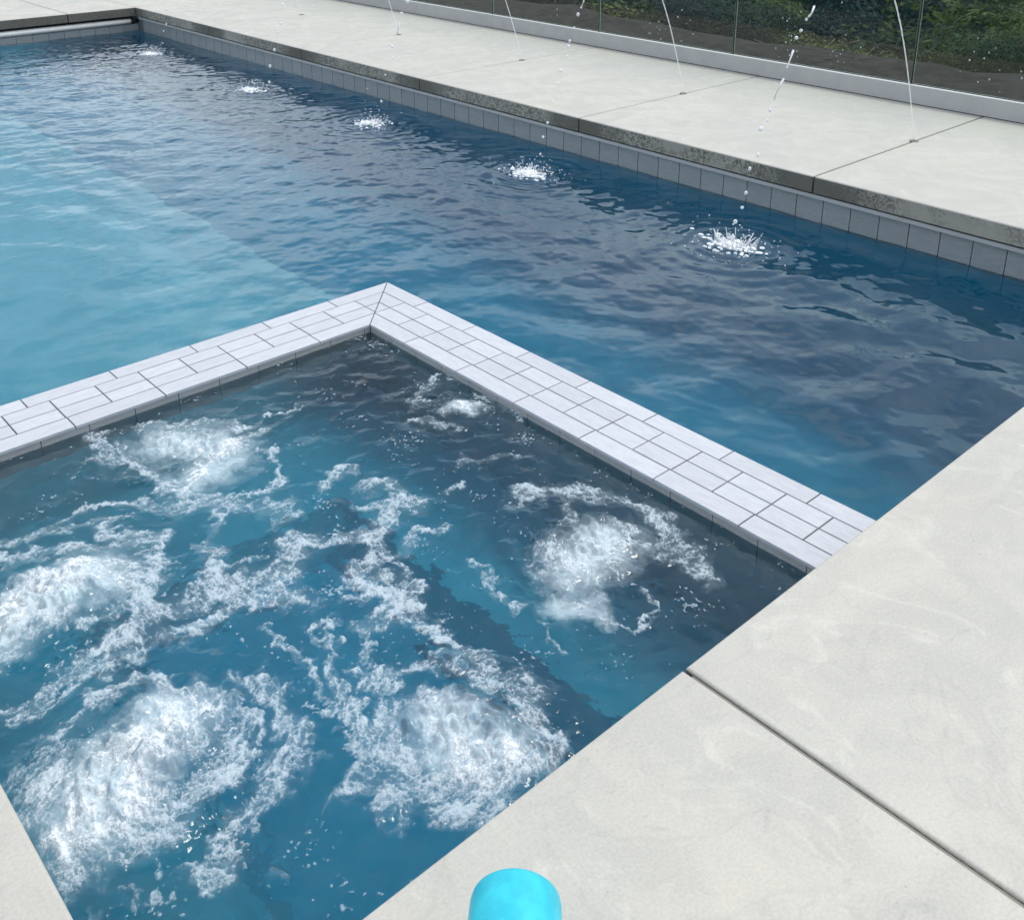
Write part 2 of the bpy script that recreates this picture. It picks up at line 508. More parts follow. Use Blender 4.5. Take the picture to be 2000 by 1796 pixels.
# ------------------------------------------------------------------ pool shell, with its waterline tiles
sh = MB()
WF, WE = X_FAR + .038, Y_END + .038      # wall cores behind the tile faces
sh.box(WF, WF + .25, .7, WE + .25, -2.2, -.092)
sh.box(.0, WF, WE + .10, WE + .35, -2.2, -.31)
sh.box(.0, WF, WE, WE + .10, -2.2, -.18)
sh.box(.0, X_LEFT - .03, .7, WE + .1, -2.2, -.092)
sh.box(X_LEFT - .03, WF, .7, Y_NEAR - .035, -2.2, -.092)
sh.add([(X_LEFT - .03, Y_NEAR - .035, -2.2), (WF, Y_NEAR - .035, -2.2), (WF, WE, -2.2), (X_LEFT - .03, WE, -2.2),
        (X_LEFT - .03, Y_NEAR - .035, -.98), (WF, Y_NEAR - .035, -1.85), (WF, WE, -1.85), (X_LEFT - .03, WE, -.98)],
       [(0, 3, 2, 1), (4, 5, 6, 7), (0, 1, 5, 4), (1, 2, 6, 5), (2, 3, 7, 6), (3, 0, 4, 7)])     # floor, deeper towards the far side
sh.box(X_LEFT - .03, OX + .02, OY - .02, WE, -2.1, -.72)            # wide shallow shelf
# spa floor and seats
sh.box(X_LEFT - .03, IX + .1, Y_NEAR - .035, IY + .1, -1.54, -1.04)
BT, BB, SL = -.83, -1.05, .11         # seat top, foot, and the lean of the seat fronts
HF = [(0, 3, 2, 1), (4, 5, 6, 7), (0, 1, 5, 4), (1, 2, 6, 5), (2, 3, 7, 6), (3, 0, 4, 7)]
ya, yb, xa, xb = Y_NEAR - .03, IY + .09, X_LEFT - .02, IX + .09
sh.add([(1.68 - SL, ya, BB), (xb, ya, BB), (xb, yb, BB), (1.68 - SL, yb, BB), (1.68, ya, BT), (xb, ya, BT), (xb, yb, BT), (1.68, yb, BT)], HF)
sh.add([(xa, 2.74 - SL, BB + .001), (1.80, 2.74 - SL, BB + .001), (1.80, yb - .01, BB + .001), (xa, yb - .01, BB + .001), (xa, 2.74, BT - .002), (1.80, 2.74, BT - .002), (1.80, yb - .01, BT - .002), (xa, yb - .01, BT - .002)], HF)
sh.add([(xa + .002, ya + .002, BB + .002), (.72 + SL, ya + .002, BB + .002), (.72 + SL, 2.85, BB + .002), (xa + .002, 2.85, BB + .002), (xa + .002, ya + .002, BT - .004), (.72, ya + .002, BT - .004), (.72, 2.85, BT - .004), (xa + .002, 2.85, BT - .004)], HF)
shell = sh.build("pool_shell", M['plaster'], kind="structure")
P = .1605
tm = MB(); tm.box(-.012, 0, .0026, P - .0026, -.285, -.124)
tile_far = None
k0 = int((.8 - 2.44) / P)
for k in range(k0, 55):
    y = 2.44 + k * P
    if y + P > Y_END + .03:
        break
    o = tm.build("tile", M['tile_band'], None) if tile_far is None else link(tile_far.copy())
    tile_far = tile_far or o
    o.location = (WF, y, 0); o.parent = shell
tme = MB(); tme.box(.0026, P - .0026, -.012, 0, -.285, -.181)
te = None
for k in range(27):
    o = tme.build("tile", M['tile_band'], None) if te is None else link(te.copy())
    te = te or o
    o.location = (WF - .012 - (k + 1) * P, WE, 0); o.parent = shell
gb = MB(); gb.box(WF - .006, WF, .8, WE, -.32, -.122); gb.build("grout_bed", M['grout'], shell)
gb = MB(); gb.box(.25, WF - .006, WE - .006, WE, -.32, -.183); gb.build("grout_bed", M['grout'], shell)
tk = MB(); tk.box(WF - .030, WF - .001, .8, WE - .08, -.1215, -.1015); tk.build("cover_track", M['alu'], shell)
tk = MB(); tk.box(WF - .012, WF - .001, .8, WE - .08, -.1010, -.0905); tk.build("track_gap_shade", M['gasket'], shell)  # black strip paints in the dark gap below the coping

# the rolled cover's leading bar in its slot under the end coping
cb = empty("cover_bar", (2.4, Y_END + .02, -.145), label="long white metal pool cover bar under the far end coping", category="cover bar")
m = MB(); m.tube([(.4, Y_END + .030, -.146), (X_FAR - .06, Y_END + .030, -.146)], .029, 18); m.build("tube", M['white_tube'], cb, True)
m = MB(); m.tube([(X_FAR - .06, Y_END + .030, -.146), (X_FAR + .02, Y_END + .030, -.146)], .020, 14); m.build("end_bracket", M['gasket'], cb, True)
m = MB(); m.box(.4, X_FAR - .02, Y_END + .075, Y_END + .10, -.178, -.094); m.build("slot_shade", M['gasket'], cb)  # black sheet paints the dark of the recess behind the bar

# ------------------------------------------------------------------ tiled spa wall
wall = MB()
wall.prism([(IX + .013, Y_NEAR - .03), (OX - .013, Y_NEAR - .03), (OX - .013, OY - .013), (IX + .013, IY + .013)], -1.5, WALL_Z - .0095)
wall.prism([(X_LEFT - .02, IY + .013), (IX + .013, IY + .013), (OX - .013, OY - .013), (X_LEFT - .02, OY - .013)], -1.5, WALL_Z - .0095)
swall = wall.build("spa_wall", M['grout'], label="low spa wall faced in pale white-grey tiles, standing in the pool", category="wall")
ROWS = [0., .078, .156, .234, .310]
GR = .0023
def top_tile(poly, mt):
    if len(poly) < 3:
        return
    ar = sum(poly[i - 1][0] * poly[i][1] - poly[i][0] * poly[i - 1][1] for i in range(len(poly))) / 2
    if ar < 3e-4:
        return
    m = MB(); m.prism(poly, WALL_Z - .0112, WALL_Z + random.uniform(-.0004, .0004), .0016, 2)
    m.build("tile", mt, swall)
def cuts(first, pitch, lo, hi):
    c = [lo]; k = math.ceil((lo - first) / pitch - 1e-6)
    while first + k * pitch < hi:
        v = first + k * pitch
        if v - lo > .012:
            c.append(v)
        k += 1
    return c + [hi]
D0 = (IX - IY)     # mitre line x - y = D0
for r in range(4):
    x0, x1 = IX + ROWS[r] + (GR if r else 0), IX + ROWS[r + 1] - (GR if r < 3 else 0)
    first, pitch = ((1.424, .3165), (1.263, .1577), (1.263, .1577), (1.354, .3168))[r]
    cc = cuts(first, pitch, Y_NEAR - .02, OY)
    for a, b in zip(cc, cc[1:]):
        top_tile(clip(rect(x0, x1, a + GR, b - GR), -1, 1, -D0 - .003), M['tile_y'])
    y0, y1 = IY + ROWS[r] + (GR if r else 0), IY + ROWS[r + 1] - (GR if r < 3 else 0)
    first, pitch = ((.974, .3170), (.813, .1592), (.813, .1592), (.900, .3150))[r]
    cc = cuts(first, pitch, X_LEFT - .01, OX)
    for a, b in zip(cc, cc[1:]):
        top_tile(clip(rect(a + GR, b - GR, y0, y1), 1, -1, D0 - .003), M['tile_x'])
def face_tile(x0, x1, y0, y1, z0, z1):
    m = MB(); m.box(x0, x1, y0, y1, z0, z1); m.build("tile", M['tile_in'], swall)
cc = cuts(1.358, .1577, Y_NEAR - .02, IY + .002)
for a, b in zip(cc, cc[1:]):
    face_tile(IX + .003, IX + .0135, a + .0012, b - .0012, -.36, WALL_Z - .0125)
cc = cuts(.86, .1592, X_LEFT - .01, IX + .002)
for a, b in zip(cc, cc[1:]):
    face_tile(a + .0012, b - .0012, IY + .003, IY + .0135, -.36, WALL_Z - .0125)
cc = cuts(1.30, .1577, Y_NEAR - .02, OY - .004)
for a, b in zip(cc, cc[1:]):
    face_tile(OX - .0135, OX - .003, a + .0012, b - .0012, -.36, WALL_Z - .0125)
cc = cuts(.86, .1592, X_LEFT - .01, OX - .014)
for a, b in zip(cc, cc[1:]):
    face_tile(a + .0012, b - .0012, OY - .0135, OY - .003, -.36, WALL_Z - .0125)

# ------------------------------------------------------------------ pool water
JETS = [  # nozzle y, arch stiffness, landing x, landing y
    (2.814, 1.75, 4.13, 2.86), (4.526, 2.10, 4.33, 4.47), (6.182, 2.12, 4.30, 6.10), (7.852, 2.45, 4.34, 7.72), (9.520, 2.30, 4.32, 9.70)]
SPLASH = [(4.10, 2.87), (4.20, 4.45), (4.19, 6.10), (4.12, 7.68), (4.20, 9.78)]
def water_body(name, x0, x1, y0, y1, d, height, zlev, zbot, keep, mats, attrs=None):
    nx, ny = int(round((x1 - x0) / d)) + 1, int(round((y1 - y0) / d)) + 1
    xs, ys = np.linspace(x0, x1, nx), np.linspace(y0, y1, ny)
    X, Y = np.meshgrid(xs, ys, indexing='ij')
    H, at = height(X, Y, (x1 - x0) / (nx - 1))
    V = np.stack([X, Y, zlev + H], -1).reshape(-1, 3)
    idx = np.arange(nx * ny).reshape(nx, ny)
    kp = keep(.5 * (X[:-1, :-1] + X[1:, 1:]), .5 * (Y[:-1, :-1] + Y[1:, 1:]))
    Q = np.stack([idx[:-1, :-1], idx[1:, :-1], idx[1:, 1:], idx[:-1, 1:]], -1)[kp]
    # close the body: sides and flat bottom follow the same outline
    e = np.concatenate([Q[:, [0, 1]], Q[:, [1, 2]], Q[:, [2, 3]], Q[:, [3, 0]]])
    key = np.sort(e, 1); code = key[:, 0].astype(np.int64) * (nx * ny) + key[:, 1]
    u, inv, cnt = np.unique(code, return_inverse=True, return_counts=True)
    be = e[cnt[inv] == 1]
    bv = np.unique(be); mp = -np.ones(nx * ny, np.int64); mp[bv] = np.arange(len(bv)) + nx * ny
    B = V[bv].copy(); B[:, 2] = zbot
    sq = np.stack([be[:, 1], be[:, 0], mp[be[:, 0]], mp[be[:, 1]]], -1)
    allV = np.concatenate([V, B])
    # bottom rectangles
    bx = []
    for (a, b, c, e_) in (keep.rects):
        o = len(allV); allV = np.concatenate([allV, np.array([[a, c, zbot], [a, e_, zbot], [b, e_, zbot], [b, c, zbot]])])
        bx.append([o, o + 1, o + 2, o + 3])
    Qa = np.concatenate([Q, sq, np.array(bx)])
    used = np.unique(Qa); rm = -np.ones(len(allV), np.int64); rm[used] = np.arange(len(used))
    att = {k: np.concatenate([v.ravel(), np.zeros(len(allV) - nx * ny)])[used] for k, v in at.items()}
    me = fast_mesh(name, allV[used], rm[Qa], mats, att)
    o = link(bpy.data.objects.new(name, me), None, kind="structure")
    return o, X, Y, H
def pool_height(X, Y, d):
    nx, ny = X.shape
    a = fft_noise(nx, ny, d, .16, .55, 3, 2.0)
    b = fft_noise(nx, ny, d, .055, .16, 4, 1.5)
    c = fft_noise(nx, ny, d, .034, .07, 5, 1.0)
    far = np.clip((Y - 3.) / 5., 0, 1)
    calm = .40 + .60 * np.clip((X - 1.2) / 2.0, 0, 1)
    corner = np.exp(-np.hypot((X - 4.1) / 1.1, (Y - 1.2) / 1.2) ** 2)
    h = .0021 * a * (.6 + .4 * calm + 1.0 * corner) + .00050 * b * calm * (1 + .5 * far) + .00020 * c * calm * (1 + .5 * far)
    for i, (sx, sy) in enumerate(SPLASH):
        r = np.hypot(X - sx, Y - sy)
        h += .0036 * np.cos(2 * np.pi * (r / (.085 + .02 * r)) + i) * np.exp(-r / .34) * np.clip(r / .05, 0, 1)
        h += .010 * np.exp(-(r / .06) ** 2)
    edge = np.minimum.reduce([np.abs(X - 4.712) / .1, np.ones_like(X)])
    return h * (.5 + .5 * edge), {}
class Keep:
    def __init__(s, fn, rects): s.fn, s.rects = fn, rects
    def __call__(s, x, y): return s.fn(x, y)
MX, MY = (IX + OX) / 2, (IY + OY) / 2
px0, px1, py0, py1 = X_LEFT - .035, WF - .008, Y_NEAR - .04, WE - .008
water_body("pool_water", px0, px1, py0, py1, .0120, pool_height, POOL_Z, -2.0,
           Keep(lambda x, y: ~((x < MX) & (y < MY)), [(MX, px1, py0, py1), (px0, MX, MY, py1)]), [M['pool_water']])

# ------------------------------------------------------------------ spa water, stirred by six jets, and the foam on it
FOAM = [
('c',0.182,1.00,((1.173,2.967),(1.270,2.837))),
('c',0.131,0.80,((1.139,2.717),(1.251,2.732))),
('f',0.041,1.00,((1.014,3.202),(1.003,3.038),(1.029,2.934),(1.052,2.846),(1.062,2.731),(1.070,2.662))),
('f',0.023,0.80,((0.918,3.055),(0.974,3.064),(0.999,3.022))),
('f',0.020,1.00,((1.070,2.662),(1.156,2.584),(1.271,2.512))),
('f',0.049,0.75,((1.069,2.610),(1.137,2.548),(1.215,2.474),(1.244,2.406),(1.304,2.404))),
('f',0.021,0.90,((1.271,2.512),(1.333,2.534),(1.380,2.607),(1.410,2.715),(1.344,2.737))),
('f',0.042,1.00,((1.085,2.692),(1.200,2.770),(1.302,2.812),(1.419,2.830))),
('f',0.030,0.80,((1.142,3.118),(1.215,3.096),(1.266,3.068),(1.358,2.971),(1.397,2.895))),
('f',0.014,0.80,((1.397,2.895),(1.555,2.903),(1.639,2.899))),
('f',0.023,0.70,((1.074,3.100),(1.035,3.029))),
('f',0.020,0.80,((1.243,2.389),(1.206,2.340))),
('f',0.077,0.55,((1.199,2.986),(1.245,2.859))),
('c',0.092,1.00,((2.018,2.517),(2.051,2.487))),
('f',0.062,0.75,((2.012,2.523),(2.062,2.486))),
('f',0.025,0.80,((1.922,2.658),(2.025,2.685),(2.134,2.760))),
('f',0.025,0.70,((2.153,2.711),(2.155,2.582),(2.150,2.450),(2.150,2.307))),
('f',0.024,0.70,((1.868,2.577),(1.899,2.480),(1.937,2.405))),
('c',0.174,1.30,((0.425,2.429),(0.555,2.449),(0.705,2.461))),
('f',0.118,1.20,((0.456,2.450),(0.565,2.479),(0.688,2.490),(0.759,2.440))),
('f',0.058,0.70,((0.415,2.320),(0.512,2.325),(0.595,2.348))),
('f',0.041,0.80,((0.565,2.718),(0.646,2.674),(0.739,2.621),(0.828,2.555),(0.885,2.534))),
('f',0.036,0.90,((0.834,2.660),(0.863,2.602),(0.881,2.523),(0.878,2.434),(0.894,2.374))),
('f',0.040,0.90,((0.944,2.513),(0.903,2.456),(0.879,2.389),(0.827,2.322),(0.791,2.274))),
('f',0.031,0.90,((0.644,2.291),(0.698,2.293),(0.757,2.305),(0.798,2.377),(0.854,2.382))),
('f',0.023,0.90,((0.637,2.791),(0.705,2.762),(0.771,2.784),(0.830,2.799),(0.899,2.781),(0.958,2.717))),
('f',0.022,0.80,((0.584,2.777),(0.660,2.755),(0.722,2.730),(0.779,2.727),(0.844,2.701),(0.893,2.691))),
('f',0.025,0.70,((0.970,2.743),(0.992,2.686),(1.043,2.623))),
('f',0.024,0.80,((1.117,2.504),(1.058,2.442),(1.012,2.413))),
('f',0.041,0.90,((1.014,2.371),(1.003,2.306),(0.962,2.256),(0.932,2.255))),
('f',0.018,0.80,((0.998,2.296),(1.029,2.253),(1.081,2.264))),
('f',0.012,0.80,((0.932,2.255),(0.892,2.263),(0.856,2.228))),
('f',0.057,1.00,((0.584,2.168),(0.641,2.185),(0.704,2.199),(0.780,2.219),(0.841,2.215),(0.898,2.203),(0.972,2.176))),
('f',0.073,1.00,((0.972,2.176),(1.043,2.168),(1.116,2.159),(1.194,2.223),(1.222,2.228))),
('f',0.055,0.90,((0.992,2.131),(1.052,2.077),(1.106,2.014))),
('f',0.022,0.80,((0.379,2.130),(0.446,2.130),(0.506,2.139),(0.577,2.151))),
('f',0.036,0.95,((0.629,2.126),(0.710,2.122),(0.776,2.122),(0.849,2.105),(0.929,2.096),(1.022,2.104))),
('f',0.031,0.90,((0.539,2.099),(0.590,2.106),(0.647,2.110),(0.702,2.118))),
('f',0.025,0.90,((1.259,2.180),(1.317,2.190),(1.367,2.161),(1.368,2.112))),
('f',0.037,0.90,((1.360,2.151),(1.377,2.088),(1.361,2.040))),
('f',0.045,0.90,((1.375,2.122),(1.437,2.146),(1.496,2.177),(1.547,2.183),(1.573,2.142))),
('f',0.035,0.80,((1.438,2.265),(1.496,2.229),(1.563,2.204))),
('f',0.046,0.80,((1.508,2.326),(1.573,2.323),(1.578,2.263))),
('f',0.033,0.90,((1.411,2.433),(1.479,2.466),(1.531,2.458),(1.533,2.417))),
('f',0.053,1.00,((1.348,2.022),(1.276,2.028),(1.242,2.002),(1.270,1.948),(1.280,1.870),(1.275,1.796))),
('f',0.020,0.80,((1.361,2.040),(1.348,1.963),(1.341,1.884),(1.326,1.842))),
('f',0.025,0.90,((1.294,1.912),(1.205,1.925),(1.159,1.939))),
('f',0.042,1.00,((1.190,1.834),(1.251,1.830),(1.280,1.803))),
('f',0.035,1.00,((1.276,1.820),(1.275,1.732),(1.275,1.670),(1.279,1.595),(1.288,1.529))),
('f',0.020,0.80,((1.492,2.048),(1.530,2.013),(1.569,2.027))),
('f',0.027,0.70,((1.409,1.997),(1.454,2.034),(1.477,2.029))),
('f',0.021,0.80,((1.090,1.911),(1.053,1.835),(1.024,1.768),(1.004,1.741))),
('f',0.035,1.00,((1.024,1.768),(1.006,1.718),(0.997,1.662),(0.958,1.614),(0.947,1.547))),
('f',0.029,0.70,((1.141,1.853),(1.128,1.767),(1.103,1.742))),
('f',0.024,0.90,((1.079,1.718),(1.064,1.665),(1.036,1.605),(1.031,1.549))),
('f',0.029,0.90,((0.958,1.635),(0.954,1.578),(0.963,1.532))),
('f',0.021,0.80,((0.969,1.997),(0.969,1.935),(0.983,1.886),(0.979,1.832),(0.961,1.780),(0.940,1.703),(0.945,1.647),(0.950,1.602))),
('f',0.044,1.00,((0.857,1.860),(0.871,1.786),(0.862,1.708),(0.843,1.630),(0.790,1.587),(0.722,1.558),(0.676,1.534),(0.625,1.514),(0.581,1.489),(0.546,1.445))),
('f',0.024,0.70,((0.759,1.899),(0.787,1.852),(0.794,1.794),(0.785,1.732),(0.788,1.691))),
('f',0.037,0.90,((0.607,1.632),(0.696,1.647),(0.751,1.655))),
('f',0.033,0.90,((0.444,1.983),(0.498,1.992),(0.559,2.028),(0.612,2.042),(0.661,2.041),(0.690,1.993),(0.719,1.946),(0.734,1.900),(0.727,1.835),(0.749,1.805),(0.749,1.745),(0.726,1.691))),
('f',0.016,0.80,((0.393,2.107),(0.435,2.099),(0.480,2.099),(0.536,2.091))),
('c',0.164,1.20,((0.650,1.854),(0.550,1.813),(0.449,1.783))),
('c',0.141,1.00,((0.504,1.733),(0.414,1.718))),
('f',0.127,1.15,((0.652,1.833),(0.580,1.804),(0.499,1.772))),
('f',0.109,0.95,((0.410,1.904),(0.457,1.776),(0.427,1.675))),
('f',0.069,0.80,((0.369,1.907),(0.362,1.797),(0.366,1.699),(0.364,1.642))),
('f',0.059,0.85,((0.533,1.674),(0.482,1.656),(0.545,1.630))),
('f',0.049,0.90,((0.660,1.750),(0.682,1.676),(0.606,1.641),(0.542,1.601),(0.475,1.616))),
('f',0.014,0.80,((0.491,1.571),(0.485,1.547),(0.479,1.516))),
('f',0.016,0.70,((0.536,1.500),(0.563,1.491))),
('c',0.153,1.00,((1.097,1.429),(1.087,1.363),(1.136,1.318))),
('f',0.102,0.75,((1.098,1.448),(1.087,1.363),(1.136,1.318))),
('f',0.031,0.90,((1.086,1.645),(1.141,1.639),(1.216,1.616),(1.270,1.545),(1.279,1.481))),
('f',0.046,1.00,((1.263,1.463),(1.302,1.417),(1.291,1.353),(1.267,1.295),(1.258,1.245))),
('f',0.049,0.90,((1.257,1.284),(1.191,1.231),(1.123,1.222),(1.059,1.230))),
('f',0.037,1.00,((0.912,1.467),(0.877,1.446),(0.855,1.432))),
('f',0.061,0.90,((0.940,1.442),(0.941,1.370),(0.981,1.318),(0.996,1.253))),
('f',0.036,0.80,((0.895,1.361),(0.893,1.331))),
('f',0.031,0.90,((0.958,1.256),(0.981,1.219),(1.027,1.209))),
('f',0.074,0.95,((1.110,1.288),(1.052,1.270))),
('f',0.036,0.90,((1.014,1.564),(0.997,1.501),(0.972,1.430))),
('f',0.054,0.70,((1.119,1.530),(1.084,1.562),(1.031,1.529))),
('f',0.039,1.00,((0.971,1.644),(0.954,1.578),(0.947,1.527),(0.948,1.471))),
('f',0.048,0.85,((1.851,2.001),(1.944,1.917),(1.991,1.848),(2.044,1.750),(2.060,1.638),(2.033,1.569),(1.998,1.469),(1.961,1.377))),
('f',0.023,0.80,((1.791,1.962),(1.848,1.945))),
('f',0.034,0.80,((1.928,1.873),(1.875,1.799),(1.810,1.776))),
('f',0.018,0.90,((1.944,1.720),(1.962,1.637),(1.930,1.586),(1.873,1.577),(1.814,1.600))),
('c',0.158,1.00,((1.720,1.626),(1.864,1.646))),
('f',0.088,0.85,((1.678,1.663),(1.740,1.607),(1.841,1.605))),
('f',0.039,0.80,((1.746,1.753),(1.693,1.739),(1.653,1.687))),
('c',0.091,0.70,((1.577,1.560),(1.622,1.493))),
('f',0.034,0.60,((1.605,1.589),(1.636,1.507),(1.685,1.516))),
('f',0.013,0.90,((1.790,1.449),(1.744,1.383),(1.703,1.356),(1.660,1.370),(1.652,1.414))),
('f',0.024,0.80,((1.574,1.447),(1.640,1.438))),
('f',0.042,0.70,((1.971,1.549),(1.939,1.486),(1.936,1.519))),
('f',0.019,0.70,((1.527,1.830),(1.520,1.778),(1.490,1.693),(1.479,1.610))),
('f',0.010,0.70,((1.495,1.532),(1.485,1.467),(1.479,1.425))),
('f',0.019,0.70,((2.216,2.064),(2.255,1.985))),
('f',0.026,0.60,((1.823,2.253),(1.906,2.198),(1.989,2.143))),
('f',0.018,0.70,((1.680,2.153),(1.746,2.148))),
('f',0.018,0.50,((0.420,1.493),(0.401,1.538))),
('f',0.018,0.60,((0.647,1.385),(0.651,1.353))),
('f',0.015,0.60,((0.472,1.474),(0.448,1.488))),
('f',0.013,0.60,((0.353,1.540),(0.336,1.543))),
('f',0.015,0.60,((0.788,1.443),(0.817,1.450))),
('f',0.015,0.60,((0.856,1.591),(0.866,1.545)))]

def smooth(a, b, x):
    t_ = np.clip((x - a) / (b - a), 0, 1); return t_ * t_ * (3 - 2 * t_)
def seg_dist(X, Y, p, q):
    vx, vy = q[0] - p[0], q[1] - p[1]; L = vx * vx + vy * vy + 1e-9
    t_ = np.clip(((X - p[0]) * vx + (Y - p[1]) * vy) / L, 0, 1)
    return np.hypot(X - p[0] - t_ * vx, Y - p[1] - t_ * vy)
BOILS = [(1.22, 2.90, .15, .026), (2.01, 2.51, .09, .020), (.60, 2.45, .18, .038), (.56, 1.80, .20, .034), (1.12, 1.40, .17, .030), (1.80, 1.68, .13, .026)]
FIELD = {}
def spa_height(X, Y, d):
    nx, ny = X.shape
    w1, w2 = fft_noise(nx, ny, d, .05, .22, 21, 1.4), fft_noise(nx, ny, d, .05, .22, 22, 1.4)
    w3, w4 = fft_noise(nx, ny, d, .014, .05, 23, 1.2), fft_noise(nx, ny, d, .014, .05, 24, 1.2)
    Xw, Yw = X + .012 * w1 + .0045 * w3, Y + .012 * w2 + .0045 * w4
    D = np.zeros_like(X); C = np.zeros_like(X)
    for kind, w, s, pts in FOAM:
        hw = w / 2; rad = hw * (2.6 if kind == 'f' else 2.0) + .01
        P_ = np.array(pts)
        i0, i1 = np.searchsorted(X[:, 0], [P_[:, 0].min() - rad - .05, P_[:, 0].max() + rad + .05])
        j0, j1 = np.searchsorted(Y[0], [P_[:, 1].min() - rad - .05, P_[:, 1].max() + rad + .05])
        if i1 <= i0 or j1 <= j0:
            continue
        S = np.s_[i0:i1, j0:j1]
        dd = np.full((i1 - i0, j1 - j0), 9.)
        for p, q in zip(pts, pts[1:]):
            dd = np.minimum(dd, seg_dist(Xw[S], Yw[S], p, q))
        if kind == 'f':
            v = s * (1 - smooth(.3, 2.5, dd / hw))
            v = v * (.80 if w > .085 else 1.12)
            D[S] = 1 - (1 - D[S]) * (1 - np.clip(v, 0, 1) * .96)
        else:
            v = s * (1 - smooth(.0, 1.9, dd / hw))
            C[S] = np.maximum(C[S], v)
    # the boils turn, and draw the foam out into arcs
    Xs, Ys = X.copy(), Y.copy()
    for q, (bx, by, br, bh) in enumerate(BOILS):
        rx, ry = Xs - bx, Ys - by
        r = np.hypot(rx, ry)
        th = (1.3 if q % 2 else -1.3) * np.exp(-(r / (1.35 * br)) ** 2)
        ct, st_ = np.cos(th), np.sin(th)
        Xs, Ys = bx + rx * ct - ry * st_, by + rx * st_ + ry * ct
    ii = np.round((Xs - X[0, 0]) / d).astype(int) % nx
    jj = np.round((Ys - Y[0, 0]) / d).astype(int) % ny
    n1 = fft_noise(nx, ny, d, .020, .10, 31, 1.3)[ii, jj]
    n2 = fft_noise(nx, ny, d, .008, .030, 32, .8)
    n3 = fft_noise(nx, ny, d, .03, .25, 33, 1.2)[ii, jj]
    n4 = fft_noise(nx, ny, d, .06, .40, 34, 1.2)
    ridge = 1 - np.clip(np.abs(n1) * 1.15, 0, 1)
    # loose flecks, gathered in drifts
    fl = smooth(2.0, 2.9, fft_noise(nx, ny, d, .010, .040, 41, 1.0) + .75 * n4) * .9
    foam = D * (.60 + .40 * ridge) + D * (.09 * n2 + .17 * n3) - .05
    foam = np.maximum(foam, fl * .7)
    foam = np.clip(foam, 0, 1.15)
    air = np.clip(C * (.74 + .09 * n3 + .04 * n2) + .10 * D, 0, .95)
    t1 = fft_noise(nx, ny, d, .05, .26, 51, 1.8)
    t2 = fft_noise(nx, ny, d, .022, .07, 52, 1.4)
    act = .35 + .65 * np.clip(C + .6 * D, 0, 1)
    h = .0040 * t1 * act + .00045 * t2 * act
    for (bx, by, br, bh) in BOILS:
        r = np.hypot(Xw - bx, Yw - by)
        h += bh * np.exp(-(r / br) ** 2) * (1 + .25 * n1 * np.exp(-(r / br) ** 2))
        h += .003 * np.cos(2 * np.pi * r / .11) * np.exp(-np.abs(r - br) / .12)
    h -= .004 * smooth(.25, .9, D) * 0
    edge = np.clip(np.minimum.reduce([IX - X, X - X_LEFT, Y - Y_NEAR, IY - Y]) / .06, 0, 1)
    h *= .3 + .7 * edge
    FIELD.update(foam=foam, n2=n2, air=air)
    return h, {"air": air}
sx0, sx1, sy0, sy1 = X_LEFT - .035, IX + .008, Y_NEAR - .04, IY + .008
SD = .0031
spa, SX, SY, SH = water_body("spa_water", sx0, sx1, sy0, sy1, SD, spa_height, SPA_Z, -1.15,
                             Keep(lambda x, y: np.ones_like(x, bool), [(sx0, sx1, sy0, sy1)]), [M['spa_water']])
fo = FIELD['foam']
nx, ny = fo.shape
idx = np.arange(nx * ny).reshape(nx, ny)
mask = (fo[:-1, :-1] > .03) | (fo[1:, 1:] > .03) | (fo[1:, :-1] > .03) | (fo[:-1, 1:] > .03)
Q = np.stack([idx[:-1, :-1], idx[1:, :-1], idx[1:, 1:], idx[:-1, 1:]], -1)[mask]
FZ = SPA_Z + SH + .0012 + .005 * np.clip(fo, 0, 1) + .0014 * FIELD['n2'] * np.clip(fo, 0, 1)
V = np.stack([SX, SY, FZ], -1).reshape(-1, 3)
used = np.unique(Q); rm = np.full(nx * ny, -1); rm[used] = np.arange(len(used))
me = fast_mesh("foam", V[used], rm[Q], [M['foam']], {"foam": fo.ravel()[used], "air": FIELD["air"].ravel()[used]})
link(bpy.data.objects.new("foam", me), None, kind="stuff", label="white bubbling foam swirling over the spa water", category="foam")

